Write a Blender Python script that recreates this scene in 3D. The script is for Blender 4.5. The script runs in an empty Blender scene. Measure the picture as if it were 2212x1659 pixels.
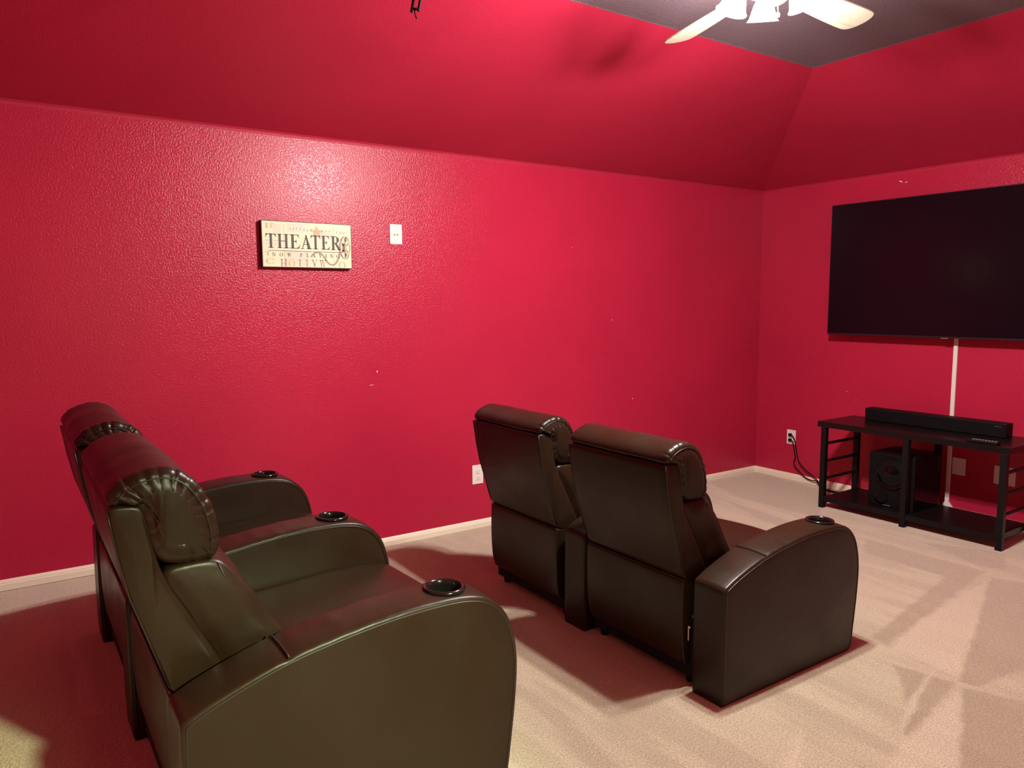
import bpy, bmesh, math, random
from mathutils import Vector, Matrix, noise
random.seed(7)
PI = math.pi
C = bpy.context.scene.collection

# ------------------------------------------------------------ camera
cam_d = bpy.data.cameras.new('camera'); cam = bpy.data.objects.new('camera', cam_d); C.objects.link(cam)
rt = Vector((0.82613, -0.56345, -0.00516)); up = Vector((0.06558, 0.08705, 0.99404)); fw = Vector((0.55965, 0.82155, -0.10886))
m = Matrix((rt, up, -fw)).transposed().to_4x4()
m.translation = Vector((-5.5153, -4.2427, 1.52))
cam.matrix_world = m
cam_d.sensor_fit = 'HORIZONTAL'; cam_d.sensor_width = 36.0
cam_d.lens = 36.0 * 1626.3 / 2212.0
cam_d.clip_start = 0.02
bpy.context.scene.camera = cam

# ------------------------------------------------------------ world, exposure
w = bpy.data.worlds.new('world'); bpy.context.scene.world = w; w.use_nodes = True
w.node_tree.nodes['Background'].inputs[0].default_value = (0.001, 0.001, 0.001, 1)
vs = bpy.context.scene.view_settings
vs.view_transform = 'Standard'; vs.look = 'None'; vs.gamma = 1.0; vs.exposure = 0.0
vs.use_curve_mapping = False

def lamp(name, loc, power, color, radius, kind='POINT'):
    l = bpy.data.lights.new(name, kind); l.energy = power; l.color = color
    l.shadow_soft_size = radius
    o = bpy.data.objects.new(name, l); o.location = loc; C.objects.link(o)
    return o

FAN = Vector((-3.09, -2.37, 2.70))
N_BULB = 4
for k in range(N_BULB):
    a = PI / 4 + k * PI / 2
    lamp('fan_bulb_light', (FAN.x + 0.100 * math.cos(a), FAN.y + 0.100 * math.sin(a), 2.615), 128.0, (1.0, 0.93, 0.88), 0.035)
lamp('added_hall_light', (-4.24, -5.55, 2.38), 1450.0, (0.84, 1.0, 0.58), 0.10)  # unseen lamp added as side light, shining in through the doorway

# ------------------------------------------------------------ materials
def new_mat(name):
    mt = bpy.data.materials.new(name); mt.use_nodes = True
    return mt, mt.node_tree, mt.node_tree.nodes['Principled BSDF']

def simple(name, col, rough=0.5, spec=0.5, metal=0.0, emis=None, es=0.0, coat=0.0):
    mt, nt, b = new_mat(name)
    b.inputs['Base Color'].default_value = (*col, 1); b.inputs['Roughness'].default_value = rough
    b.inputs['Specular IOR Level'].default_value = spec; b.inputs['Metallic'].default_value = metal
    b.inputs['Coat Weight'].default_value = coat
    if emis:
        b.inputs['Emission Color'].default_value = (*emis, 1); b.inputs['Emission Strength'].default_value = es
    return mt

def world_pos(nt):
    g = nt.nodes.new('ShaderNodeNewGeometry'); return g.outputs['Position']
def obj_pos(nt):
    g = nt.nodes.new('ShaderNodeTexCoord'); return g.outputs['Object']
def noise_tex(nt, src, scale, detail=2.0, rough=0.5):
    n = nt.nodes.new('ShaderNodeTexNoise'); n.inputs['Scale'].default_value = scale
    n.inputs['Detail'].default_value = detail; n.inputs['Roughness'].default_value = rough
    nt.links.new(src, n.inputs['Vector']); return n
def bump(nt, h, strength, dist, prev=None):
    b = nt.nodes.new('ShaderNodeBump'); b.inputs['Strength'].default_value = strength
    b.inputs['Distance'].default_value = dist; nt.links.new(h, b.inputs['Height'])
    if prev: nt.links.new(prev, b.inputs['Normal'])
    return b.outputs['Normal']
def maprange(nt, v, a, b_, c, d, smooth=False):
    n = nt.nodes.new('ShaderNodeMapRange'); n.inputs['From Min'].default_value = a; n.inputs['From Max'].default_value = b_
    n.inputs['To Min'].default_value = c; n.inputs['To Max'].default_value = d
    if smooth: n.interpolation_type = 'SMOOTHSTEP'
    nt.links.new(v, n.inputs['Value']); return n.outputs['Result']
def mth(nt, op, a, b_=None):
    n = nt.nodes.new('ShaderNodeMath'); n.operation = op
    for i, v in enumerate((a, b_)):
        if v is None: continue
        if isinstance(v, (int, float)): n.inputs[i].default_value = v
        else: nt.links.new(v, n.inputs[i])
    return n.outputs[0]
def mixcol(nt, f, a, b_, blend='MIX'):
    n = nt.nodes.new('ShaderNodeMix'); n.data_type = 'RGBA'; n.blend_type = blend
    for idx, v in ((0, f), (6, a), (7, b_)):
        if isinstance(v, (int, float)): n.inputs[idx].default_value = v
        elif isinstance(v, tuple): n.inputs[idx].default_value = (*v, 1)
        else: nt.links.new(v, n.inputs[idx])
    return n.outputs[2]

def paint(name, col, rough, bstr, spec=0.5):
    mt, nt, b = new_mat(name)
    p = world_pos(nt)
    big = noise_tex(nt, p, 1.3, 3)
    c = mixcol(nt, maprange(nt, big.outputs['Fac'], 0.3, 0.7, 0, 1), tuple(x * 0.93 for x in col), tuple(min(1, x * 1.06) for x in col))
    nt.links.new(c, b.inputs['Base Color'])
    b.inputs['Roughness'].default_value = rough; b.inputs['Specular IOR Level'].default_value = spec
    n1 = noise_tex(nt, p, 105, 2.5, 0.55)
    h1 = maprange(nt, n1.outputs['Fac'], 0.38, 0.62, 0, 1, True)
    n2 = noise_tex(nt, p, 9, 2, 0.5)
    nn = bump(nt, n2.outputs['Fac'], 0.03, 0.01)
    nt.links.new(bump(nt, h1, bstr, 0.0016, nn), b.inputs['Normal'])
    return mt

RED = (0.43, 0.0165, 0.050)
M_red = paint('red_wall_paint', RED, 0.27, 0.38, 0.34)
M_ceil_red = paint('red_ceiling_paint', RED, 0.5, 0.2, 0.35)
M_flat = paint('grey_ceiling_paint', (0.14, 0.095, 0.11), 0.75, 0.5, 0.3)
M_hall = paint('dark_hall_paint', (0.07, 0.07, 0.06), 0.7, 0.4)  # hall surfaces kept dark to cut light bounced into the room
M_trim = simple('cream_trim_paint', (0.84, 0.77, 0.60), 0.38)
M_white = simple('white_plastic', (0.80, 0.76, 0.70), 0.35)
M_slot = simple('slot_shadow_grey', (0.25, 0.22, 0.2), 0.5)
M_gold = simple('brass_contact', (0.55, 0.38, 0.08), 0.35, metal=0.6)

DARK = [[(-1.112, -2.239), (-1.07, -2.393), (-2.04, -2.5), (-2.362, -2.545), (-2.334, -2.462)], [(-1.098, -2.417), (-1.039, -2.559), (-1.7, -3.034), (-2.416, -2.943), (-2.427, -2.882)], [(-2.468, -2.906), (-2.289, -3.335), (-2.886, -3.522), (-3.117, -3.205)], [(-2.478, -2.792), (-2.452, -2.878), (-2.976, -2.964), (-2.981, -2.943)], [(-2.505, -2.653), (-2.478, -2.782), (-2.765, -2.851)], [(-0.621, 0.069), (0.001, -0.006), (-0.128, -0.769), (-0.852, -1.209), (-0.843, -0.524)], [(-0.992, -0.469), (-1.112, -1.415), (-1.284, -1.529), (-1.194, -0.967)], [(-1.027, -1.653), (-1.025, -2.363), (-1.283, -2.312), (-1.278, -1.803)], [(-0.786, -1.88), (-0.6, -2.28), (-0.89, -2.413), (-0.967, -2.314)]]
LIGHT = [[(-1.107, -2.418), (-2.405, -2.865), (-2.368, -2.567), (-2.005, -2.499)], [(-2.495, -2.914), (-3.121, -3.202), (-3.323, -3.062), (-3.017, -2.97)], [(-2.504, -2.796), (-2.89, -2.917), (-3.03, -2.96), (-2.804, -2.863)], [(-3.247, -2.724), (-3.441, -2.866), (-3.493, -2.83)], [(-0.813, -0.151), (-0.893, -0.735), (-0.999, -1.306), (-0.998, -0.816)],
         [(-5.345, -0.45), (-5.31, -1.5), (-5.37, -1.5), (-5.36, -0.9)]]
def carpet():
    mt, nt, b = new_mat('beige_carpet')
    p = world_pos(nt)
    wob = noise_tex(nt, p, 14, 2)
    sub = nt.nodes.new('ShaderNodeVectorMath'); sub.operation = 'MULTIPLY_ADD'
    nt.links.new(wob.outputs['Color'], sub.inputs[0]); sub.inputs[1].default_value = (0.035,) * 3; nt.links.new(p, sub.inputs[2])
    off = nt.nodes.new('ShaderNodeVectorMath'); off.operation = 'SUBTRACT'; off.inputs[1].default_value = (0.0175,) * 3
    nt.links.new(sub.outputs[0], off.inputs[0]); pp = off.outputs[0]
    def mask(poly, soft=0.014):
        cx = sum(q[0] for q in poly) / len(poly); cy = sum(q[1] for q in poly) / len(poly)
        res = None
        for i in range(len(poly)):
            x1, y1 = poly[i]; x2, y2 = poly[(i + 1) % len(poly)]
            nx, ny = -(y2 - y1), (x2 - x1); l = math.hypot(nx, ny); nx /= l; ny /= l
            if nx * (cx - x1) + ny * (cy - y1) < 0: nx, ny = -nx, -ny
            d = nt.nodes.new('ShaderNodeVectorMath'); d.operation = 'DOT_PRODUCT'; nt.links.new(pp, d.inputs[0]); d.inputs[1].default_value = (nx, ny, 0)
            s = mth(nt, 'ADD', d.outputs['Value'], -(nx * x1 + ny * y1))
            res = s if res is None else mth(nt, 'MINIMUM', res, s)
        return maprange(nt, res, -soft, soft, 0, 1, True)
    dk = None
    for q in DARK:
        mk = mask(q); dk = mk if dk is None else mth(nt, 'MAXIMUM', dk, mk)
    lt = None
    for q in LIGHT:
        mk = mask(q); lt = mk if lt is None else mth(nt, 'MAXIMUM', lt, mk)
    ns = noise_tex(nt, p, 2.2, 4, 0.6)
    # long soft brush strokes running across the room
    mp = nt.nodes.new('ShaderNodeMapping'); mp.inputs['Scale'].default_value = (5.5, 0.9, 1); mp.inputs['Rotation'].default_value = (0, 0, 0.12)
    nt.links.new(p, mp.inputs['Vector'])
    st = noise_tex(nt, mp.outputs[0], 1.4, 3, 0.55)
    c = mixcol(nt, maprange(nt, st.outputs['Fac'], 0.42, 0.58, 0, 1, True), (0.42, 0.365, 0.255), (0.52, 0.46, 0.325))
    c = mixcol(nt, maprange(nt, ns.outputs['Fac'], 0.35, 0.65, 0, 0.35), c, (0.41, 0.350, 0.245))
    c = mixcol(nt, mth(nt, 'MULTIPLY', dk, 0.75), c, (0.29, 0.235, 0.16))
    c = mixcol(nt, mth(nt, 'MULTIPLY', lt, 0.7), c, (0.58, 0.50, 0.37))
    # edges left by the vacuum head
    f1 = noise_tex(nt, p, 150, 3, 0.75)
    f2 = noise_tex(nt, p, 60, 3, 0.6)
    c = mixcol(nt, maprange(nt, f1.outputs['Fac'], 0.42, 0.60, 0.0, 1.0), c, mixcol(nt, 1.0, c, (0.52, 0.50, 0.44), 'MULTIPLY'))
    nt.links.new(c, b.inputs['Base Color'])
    b.inputs['Roughness'].default_value = 0.95; b.inputs['Specular IOR Level'].default_value = 0.1
    b.inputs['Sheen Weight'].default_value = 0.9; b.inputs['Sheen Roughness'].default_value = 0.5; b.inputs['Sheen Tint'].default_value = (1.0, 0.84, 0.70, 1)
    nn = bump(nt, f2.outputs['Fac'], 0.5, 0.012)
    nt.links.new(bump(nt, f1.outputs['Fac'], 0.8, 0.007, nn), b.inputs['Normal'])
    return mt
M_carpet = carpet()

def leather(name, col, rough=0.35):
    mt, nt, b = new_mat(name)
    p = obj_pos(nt)
    n = noise_tex(nt, p, 3.0, 3)
    c = mixcol(nt, n.outputs['Fac'], tuple(x * 0.8 for x in col), tuple(x * 1.25 for x in col))
    nt.links.new(c, b.inputs['Base Color'])
    nt.links.new(maprange(nt, noise_tex(nt, p, 6, 3).outputs['Fac'], 0.3, 0.7, rough - 0.05, rough + 0.07), b.inputs['Roughness'])
    b.inputs['Specular IOR Level'].default_value = 0.24
    v = nt.nodes.new('ShaderNodeTexVoronoi'); v.inputs['Scale'].default_value = 520; nt.links.new(p, v.inputs['Vector'])
    w1 = noise_tex(nt, p, 11, 3, 0.55)
    nn = bump(nt, w1.outputs['Fac'], 0.16, 0.010)
    nt.links.new(bump(nt, v.outputs['Distance'], 0.16, 0.0006, nn), b.inputs['Normal'])
    return mt
M_leather = leather('brown_leather', (0.0170, 0.0085, 0.0042))
M_leather_dk = leather('black_underside_fabric', (0.006, 0.004, 0.004), 0.8)
M_pipe = simple('dark_piping', (0.012, 0.008, 0.006), 0.4)
M_cup = simple('black_gloss_plastic', (0.006, 0.005, 0.005), 0.15)
M_black = simple('black_metal', (0.005, 0.005, 0.005), 0.42, 0.22)
M_wood = simple('black_brown_wood', (0.008, 0.005, 0.005), 0.30, 0.22)
M_tv = simple('screen_glass', (0.0035, 0.0028, 0.005), 0.16, 0.25)
M_tvf = simple('black_bezel', (0.008, 0.008, 0.010), 0.35)
M_dull = simple('black_dull', (0.0035, 0.003, 0.0035), 0.55, 0.15)
M_gloss = simple('black_gloss', (0.003, 0.003, 0.003), 0.08, 0.25)
M_silver = simple('silver_plastic', (0.30, 0.26, 0.2), 0.3, metal=0.4)
M_cream = simple('cream_sign_print', (0.80, 0.74, 0.50), 0.55)
M_ink = simple('black_ink', (0.012, 0.011, 0.010), 0.5)
M_tan = simple('tan_ink', (0.52, 0.40, 0.20), 0.55)
M_brown = simple('pale_brown_ink', (0.33, 0.25, 0.18), 0.55)
M_rose = simple('rose_ink', (0.72, 0.64, 0.48), 0.55)
M_pale = simple('white_ink', (0.86, 0.80, 0.68), 0.55)
M_tag = simple('white_tag', (0.6, 0.6, 0.56), 0.6)
def blade_mat():
    mt, nt, b = new_mat('bleached_wood_blade')
    p = obj_pos(nt); mp = nt.nodes.new('ShaderNodeMapping'); mp.inputs['Scale'].default_value = (2, 26, 2); nt.links.new(p, mp.inputs['Vector'])
    n = noise_tex(nt, mp.outputs[0], 1.6, 3)
    c = mixcol(nt, maprange(nt, n.outputs['Fac'], 0.45, 0.75, 0, 1, True), (0.56, 0.53, 0.40), (0.44, 0.40, 0.28))
    nt.links.new(c, b.inputs['Base Color']); b.inputs['Roughness'].default_value = 0.4
    return mt
M_blade = blade_mat()
M_fanw = simple('white_enamel', (0.80, 0.80, 0.76), 0.3)
def shade_mat():
    mt = bpy.data.materials.new('lit_frosted_glass'); mt.use_nodes = True; nt = mt.node_tree
    for n in list(nt.nodes): nt.nodes.remove(n)
    o = nt.nodes.new('ShaderNodeOutputMaterial'); mx = nt.nodes.new('ShaderNodeMixShader')
    t = nt.nodes.new('ShaderNodeBsdfTransparent'); e = nt.nodes.new('ShaderNodeEmission')
    t.inputs[0].default_value = (0.66, 0.67, 0.68, 1)
    e.inputs[0].default_value = (0.86, 0.95, 1.0, 1); e.inputs[1].default_value = 24.0
    mx.inputs[0].default_value = 0.15
    nt.links.new(t.outputs[0], mx.inputs[1]); nt.links.new(e.outputs[0], mx.inputs[2]); nt.links.new(mx.outputs[0], o.inputs[0])
    return mt
M_shade = shade_mat()
M_bulb = simple('lit_bulb', (1, 1, 1), 0.5, emis=(1, 0.96, 0.9), es=12.0)

# ------------------------------------------------------------ object helpers
def empty(name, loc, label, cat, group=None, rz=0):
    o = bpy.data.objects.new(name, None); C.objects.link(o); o.location = loc; o.rotation_euler = (0, 0, rz)
    o.empty_display_size = 0.1; o['label'] = label; o['category'] = cat
    if group: o['group'] = group
    return o
def tag(o, label, cat, group=None):
    o['label'] = label; o['category'] = cat
    if group: o['group'] = group
    return o
def mesh(name, bm, mat, parent=None, smooth=False, loc=None, angle=None):
    me = bpy.data.meshes.new(name); bmesh.ops.recalc_face_normals(bm, faces=bm.faces[:]); bm.to_mesh(me); bm.free()
    mats = mat if isinstance(mat, list) else [mat]
    for q in mats: me.materials.append(q)
    if smooth:
        for f in me.polygons: f.use_smooth = True
        if angle: me.set_sharp_from_angle(angle=angle)
    o = bpy.data.objects.new(name, me); C.objects.link(o)
    if loc is not None: o.location = loc
    if parent: o.parent = parent
    return o
def struct(o): o['kind'] = 'structure'; return o
def box(bm, x0, x1, y0, y1, z0, z1, bev=0.0, seg=2):
    b2 = bmesh.new()
    r = bmesh.ops.create_cube(b2, size=1.0)
    for v in b2.verts:
        v.co = Vector(((x0 + x1) / 2 + v.co.x * (x1 - x0), (y0 + y1) / 2 + v.co.y * (y1 - y0), (z0 + z1) / 2 + v.co.z * (z1 - z0)))
    if bev: bmesh.ops.bevel(b2, geom=b2.edges[:], offset=bev, segments=seg, affect='EDGES', profile=0.5)
    merge(bm, b2)
def merge(bm, b2):
    vm = {}
    for v in b2.verts: vm[v] = bm.verts.new(v.co)
    for f in b2.faces:
        try:
            nf = bm.faces.new([vm[v] for v in f.verts]); nf.material_index = f.material_index
        except ValueError: pass
    b2.free()
def bx(*a, **k):
    bm = bmesh.new(); box(bm, *a, **k); return bm
def tube(bm, pts, r, n=8, closed=False, caps=True):
    pts = [Vector(p) for p in pts]; N = len(pts)
    tang = []
    for i in range(N):
        a = pts[(i - 1) % N] if (closed or i > 0) else pts[i]; b_ = pts[(i + 1) % N] if (closed or i < N - 1) else pts[i]
        t = (b_ - a); tang.append(t.normalized() if t.length > 1e-9 else Vector((0, 0, 1)))
    ref = Vector((0, 0, 1)) if abs(tang[0].z) < 0.9 else Vector((1, 0, 0))
    nrm = (ref - tang[0] * ref.dot(tang[0])).normalized(); rings = []
    for i in range(N):
        nrm = (nrm - tang[i] * nrm.dot(tang[i])); nrm = nrm.normalized() if nrm.length > 1e-6 else Vector((1, 0, 0))
        bn = tang[i].cross(nrm); rr = r[i] if isinstance(r, (list, tuple)) else r
        rings.append([bm.verts.new(pts[i] + (nrm * math.cos(2 * PI * k / n) + bn * math.sin(2 * PI * k / n)) * rr) for k in range(n)])
    for i in range(N if closed else N - 1):
        A = rings[i]; B = rings[(i + 1) % N]
        for k in range(n): bm.faces.new((A[k], A[(k + 1) % n], B[(k + 1) % n], B[k]))
    if caps and not closed:
        bm.faces.new(rings[0][::-1]); bm.faces.new(rings[-1])
def lathe(bm, prof, n=32, center=(0, 0, 0), mtx=None):
    rings = []
    for r, z in prof:
        ring = []
        for k in range(n):
            v = Vector((r * math.cos(2 * PI * k / n), r * math.sin(2 * PI * k / n), z))
            if mtx: v = mtx @ v
            ring.append(bm.verts.new(v + Vector(center)))
        rings.append(ring)
    for A, B in zip(rings[:-1], rings[1:]):
        for k in range(n): bm.faces.new((A[k], A[(k + 1) % n], B[(k + 1) % n], B[k]))
    return rings
def chaikin(pts, it=2, closed=True):
    for _ in range(it):
        out = []
        n = len(pts)
        rng = range(n) if closed else range(n - 1)
        if not closed: out.append(pts[0])
        for i in rng:
            a = pts[i]; b_ = pts[(i + 1) % n]
            out.append((a[0] * .75 + b_[0] * .25, a[1] * .75 + b_[1] * .25)); out.append((a[0] * .25 + b_[0] * .75, a[1] * .25 + b_[1] * .75))
        if not closed: out.append(pts[-1])
        pts = out
    return pts
def resample(pts, step, closed=True):
    P = [Vector(p) for p in pts]
    if closed: P = P + [P[0]]
    L = [0]
    for a, b_ in zip(P[:-1], P[1:]): L.append(L[-1] + (b_ - a).length)
    n = max(8, int(L[-1] / step)); out = []; j = 0
    for i in range(n if closed else n + 1):
        s = L[-1] * i / n
        while j < len(L) - 2 and L[j + 1] < s: j += 1
        t = (s - L[j]) / max(1e-9, L[j + 1] - L[j]); out.append(P[j].lerp(P[j + 1], min(1, t)))
    return out
def normals2(P):
    n = len(P); area = sum(P[i].x * P[(i + 1) % n].y - P[(i + 1) % n].x * P[i].y for i in range(n)); s = 1 if area > 0 else -1
    out = []
    for i in range(n):
        t = (P[(i + 1) % n] - P[i - 1]).normalized(); out.append(Vector((t.y, -t.x)) * s)
    return out
def slab(prof, y0, y1, r=0.012, puff=0.006, step=0.014, ystep=0.03, arc=4, disp=None, it=2, core=(0.85, 0.6, 0.35, 0.2, 0.08)):
    """closed x-z outline swept across y with rounded, puffed ends"""
    P = resample(chaikin(prof, it), step); N = normals2(P); n = len(P)
    cen = sum(P, Vector((0, 0))) / n
    def inset_ring(ins):
        Q = [p - q * ins for p, q in zip(P, N)]
        for _ in range(int(round(ins / step * 5))):
            Q = [Q[i] * 0.5 + (Q[i - 1] + Q[(i + 1) % n]) * 0.25 for i in range(n)]
        return Q
    inner = inset_ring(r)
    half = [('c', t, -puff * math.sin(PI / 2 * min(1, t / 0.5))) for t in core] + [('i', r, 0.0)]
    for k in range(1, arc + 1):
        a = PI / 2 * k / arc; half.append(('i', r * (1 - math.sin(a)), r * (1 - math.cos(a))))
    rows = [(md, ins, y0 + yo) for md, ins, yo in half]
    ny = max(2, int((y1 - y0 - 2 * r) / ystep))
    for k in range(1, ny): rows.append(('i', 0.0, y0 + r + (y1 - y0 - 2 * r) * k / ny))
    rows += [(md, ins, y1 - yo) for md, ins, yo in reversed(half)]
    bm = bmesh.new(); rings = []
    for md, ins, y in rows:
        ring = []
        base = inset_ring(ins) if md == 'i' else [q.lerp(cen, ins) for q in inner]
        for i in range(n):
            q = base[i]
            v = Vector((q.x, y, q.y))
            if disp: v = disp(v, Vector((N[i].x, 0, N[i].y)), i / n, y, y0, y1)
            ring.append(bm.verts.new(v))
        rings.append(ring)
    for A, B in zip(rings[:-1], rings[1:]):
        for k in range(n): bm.faces.new((A[k], A[(k + 1) % n], B[(k + 1) % n], B[k]))
    for ring in (rings[0], rings[-1]):
        f = bm.faces.new(ring)
        bmesh.ops.triangulate(bm, faces=[f], ngon_method='BEAUTY')
    return bm
def outline_pts(prof, inset, it=2, step=0.014):
    P = resample(chaikin(prof, it), step); N = normals2(P)
    return [p - q * inset for p, q in zip(P, N)]

# ------------------------------------------------------------ room shell
HX, HW, HZ, HF, SL = -6.16, -4.74, 2.4514, 2.8912, 1.4213     # back wall x, right wall y, wall top, flat ceiling, slope run
def plane_obj(name, quads, mat):
    bm = bmesh.new()
    for q in quads: bm.faces.new([bm.verts.new(v) for v in q])
    return mesh(name, bm, mat)
floor_front = -4.42
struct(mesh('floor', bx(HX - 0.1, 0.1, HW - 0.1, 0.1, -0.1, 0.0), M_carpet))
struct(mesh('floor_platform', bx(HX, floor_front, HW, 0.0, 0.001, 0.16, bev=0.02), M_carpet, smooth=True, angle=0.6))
WT = 2.40
wl = struct(mesh('wall_left', bx(HX - 0.1, 0.1, 0.0, 0.1, -0.1, WT), M_red))
wf = struct(mesh('wall_front', bx(0.0, 0.1, HW - 0.1, 0.0, -0.1, WT), M_red))
struct(mesh('wall_back', bx(HX - 0.1, HX, HW - 0.1, 0.0, -0.1, WT), M_red))
DX0, DX1, DZ = -4.95, -4.24, 2.05  # unseen opening, placed and sized to aim the added hall light
bm = bmesh.new(); box(bm, HX, DX0, HW - 0.1, HW, -0.1, WT); box(bm, DX1, 0.0, HW - 0.1, HW, -0.1, WT); box(bm, DX0, DX1, HW - 0.1, HW, DZ, WT); box(bm, DX0, DX1, HW - 0.1, HW, -0.1, 0.158)
struct(mesh('wall_right', bm, M_red))
# unseen hall, lamp and doorway beside the camera, added to light the near sofa
bm = bmesh.new(); box(bm, -6.5, -6.4, -6.2, HW - 0.1, 0.06, 2.5); box(bm, -3.5, -3.4, -6.2, HW - 0.1, 0.06, 2.5); box(bm, -6.5, -3.4, -6.3, -6.2, 0.06, 2.5)
struct(mesh('wall_added_hall', bm, M_hall))
struct(mesh('floor_added_hall', bx(-6.5, -3.4, -6.3, HW - 0.1, 0.06, 0.16), M_carpet))
struct(mesh('ceiling_added_hall', bx(-6.5, -3.4, -6.3, HW - 0.1, 2.5, 2.6), M_hall))
bm = bmesh.new()
for xx0, xx1, zz0, zz1 in ((DX0 - 0.07, DX0, 0.16, DZ + 0.07), (DX1, DX1 + 0.07, 0.16, DZ + 0.07), (DX0, DX1, DZ, DZ + 0.07)):
    box(bm, xx0, xx1, HW, HW + 0.018, zz0, zz1, bev=0.004)
struct(mesh('door_added_1', bm, M_trim))
hl = empty('added_hall_lamp', (-4.24, -5.55, 2.5), 'unseen round ceiling lamp added in the hall to light the near sofa', 'ceiling lamp')
bm = bmesh.new(); lathe(bm, [(0.0001, 0), (0.16, 0), (0.16, -0.03), (0.0001, -0.03)], 40)
mesh('lamp_base', bm, M_fanw, hl, True, angle=0.6)
bm = bmesh.new(); lathe(bm, [(0.145 * math.cos(a * PI / 2 / 8) + 0.0001, -0.03 - 0.09 * math.sin(a * PI / 2 / 8)) for a in range(9)], 40)
mesh('lamp_shade', bm, M_shade, hl, True)

# ceiling: softly rounded tray with four slopes and a flat middle
def ring_at(inset, z):
    return [(HX + inset, HW + inset, z), (-inset, HW + inset, z), (-inset, -inset, z), (HX + inset, -inset, z)]
k_sl = (HF - HZ) / SL
levels = [(0, WT), (0.0, HZ - 0.022), (0.003, HZ - 0.009), (0.010, HZ + 0.001), (0.022, HZ + 0.022 * k_sl),
          (SL - 0.010, HF - 0.010 * k_sl), (SL + 0.004, HF - 0.0008), (SL + 0.010, HF)]
bm = bmesh.new(); rings = [[bm.verts.new(v) for v in ring_at(i, z)] for i, z in levels]
for a, (A, B) in enumerate(zip(rings[:-1], rings[1:])):
    for k in range(4):
        f = bm.faces.new((A[k], A[(k + 1) % 4], B[(k + 1) % 4], B[k]))
        f.material_index = 2 if a < 1 else (0 if a < 5 else 1)
f = bm.faces.new(rings[-1]); f.material_index = 1
ce = mesh('ceiling', bm, [M_ceil_red, M_flat, M_red], None, True, angle=0.20); struct(ce)
for pz in ce.data.polygons:
    if pz.center.z < HZ - 0.005: pz.use_smooth = False

# baseboards (profiled, each run one mesh)
BP = [(0.0, 0.0), (0.014, 0.0), (0.014, 0.030), (0.011, 0.036), (0.011, 0.040), (0.007, 0.047), (0.0, 0.052)]
def baseboard(name, p0, p1, inward, z0):
    bm = bmesh.new(); p0 = Vector((*p0, z0)); p1 = Vector((*p1, z0)); d = Vector((*inward, 0))
    R = [[bm.verts.new(p + d * a + Vector((0, 0, z))) for a, z in BP] for p in (p0, p1)]
    for i in range(len(BP) - 1): bm.faces.new((R[0][i], R[0][i + 1], R[1][i + 1], R[1][i]))
    bm.faces.new(R[0]); bm.faces.new(R[1][::-1])
    return struct(mesh(name, bm, M_trim))
baseboard('baseboard_left', (floor_front, 0), (0, 0), (0, -1), 0)
baseboard('baseboard_left_platform', (HX, 0), (floor_front, 0), (0, -1), 0.16)
baseboard('baseboard_front', (0, 0), (0, HW), (-1, 0), 0)
baseboard('baseboard_back', (HX, 0), (HX, HW), (1, 0), 0.16)
baseboard('baseboard_right', (DX1 + 0.07, HW), (0, HW), (0, 1), 0.0)

# small chips and scuffs in the paint
def chips(name, parent, pts, axis):
    bm = bmesh.new()
    for (a, z, s, l, th) in pts:
        c, sn = math.cos(th), math.sin(th); vs_ = []
        for k in range(7):
            t = 2 * PI * k / 7; u, v = l * s * math.cos(t), s * math.sin(t) * random.uniform(0.7, 1.1); u, v = u * c - v * sn, u * sn + v * c
            vs_.append(bm.verts.new((a + u, -0.0008, z + v) if axis == 'y' else (-0.0008, a + u, z + v)))
        bm.faces.new(vs_)
    o = mesh(name, bm, M_white, parent)
    return o
chips('paint_chip', wf, [(-1.20, 2.376, 0.004, 4, 0.5), (-1.24, 2.366, 0.003, 3, -0.3), (-0.85, 0.80, 0.003, 1.2, 0), (-0.93, 0.74, 0.003, 1, 0)], 'x')
chips('paint_chip', wl, [(-1.72, 1.38, 0.004, 1, 0), (-1.50, 0.77, 0.004, 1.2, 0.3), (-3.62, 1.10, 0.003, 2.4, 1.3), (-3.66, 1.02, 0.0015, 10, 0.1), (-2.1, 1.9, 0.0025, 1, 0)], 'y')

# ------------------------------------------------------------ theatre seats
ARM = [(0.006, 0.0), (0.001, 0.002), (0.0, 0.008), (-0.002, 0.12), (-0.001, 0.30), (0.0, 0.44), (0.001, 0.452), (0.003, 0.458), (0.012, 0.462), (0.055, 0.484), (0.14, 0.515), (0.24, 0.545), (0.365, 0.566), (0.51, 0.583), (0.665, 0.585), (0.75, 0.575), (0.805, 0.549), (0.846, 0.506), (0.872, 0.438), (0.883, 0.365), (0.880, 0.29), (0.873, 0.215), (0.858, 0.10), (0.848, 0.03), (0.842, 0.006), (0.832, 0.0), (0.82, 0.0)]
SHELL = [(-0.124, 0.905), (-0.118, 0.86), (-0.108, 0.79), (-0.088, 0.69), (-0.055, 0.585), (-0.018, 0.47), (-0.012, 0.448), (0.0, 0.440), (0.12, 0.43), (0.130, 0.435), (0.10, 0.50), (0.04, 0.625), (-0.005, 0.71), (-0.028, 0.77), (-0.045, 0.88), (-0.048, 0.900), (-0.058, 0.907), (-0.115, 0.912)]
LOWER = [(-0.0125, 0.446), (-0.016, 0.43), (-0.018, 0.38), (-0.019, 0.28), (-0.012, 0.16), (0.004, 0.10), (0.016, 0.092), (0.10, 0.092), (0.11, 0.10), (0.11, 0.435), (0.10, 0.444)]
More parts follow.
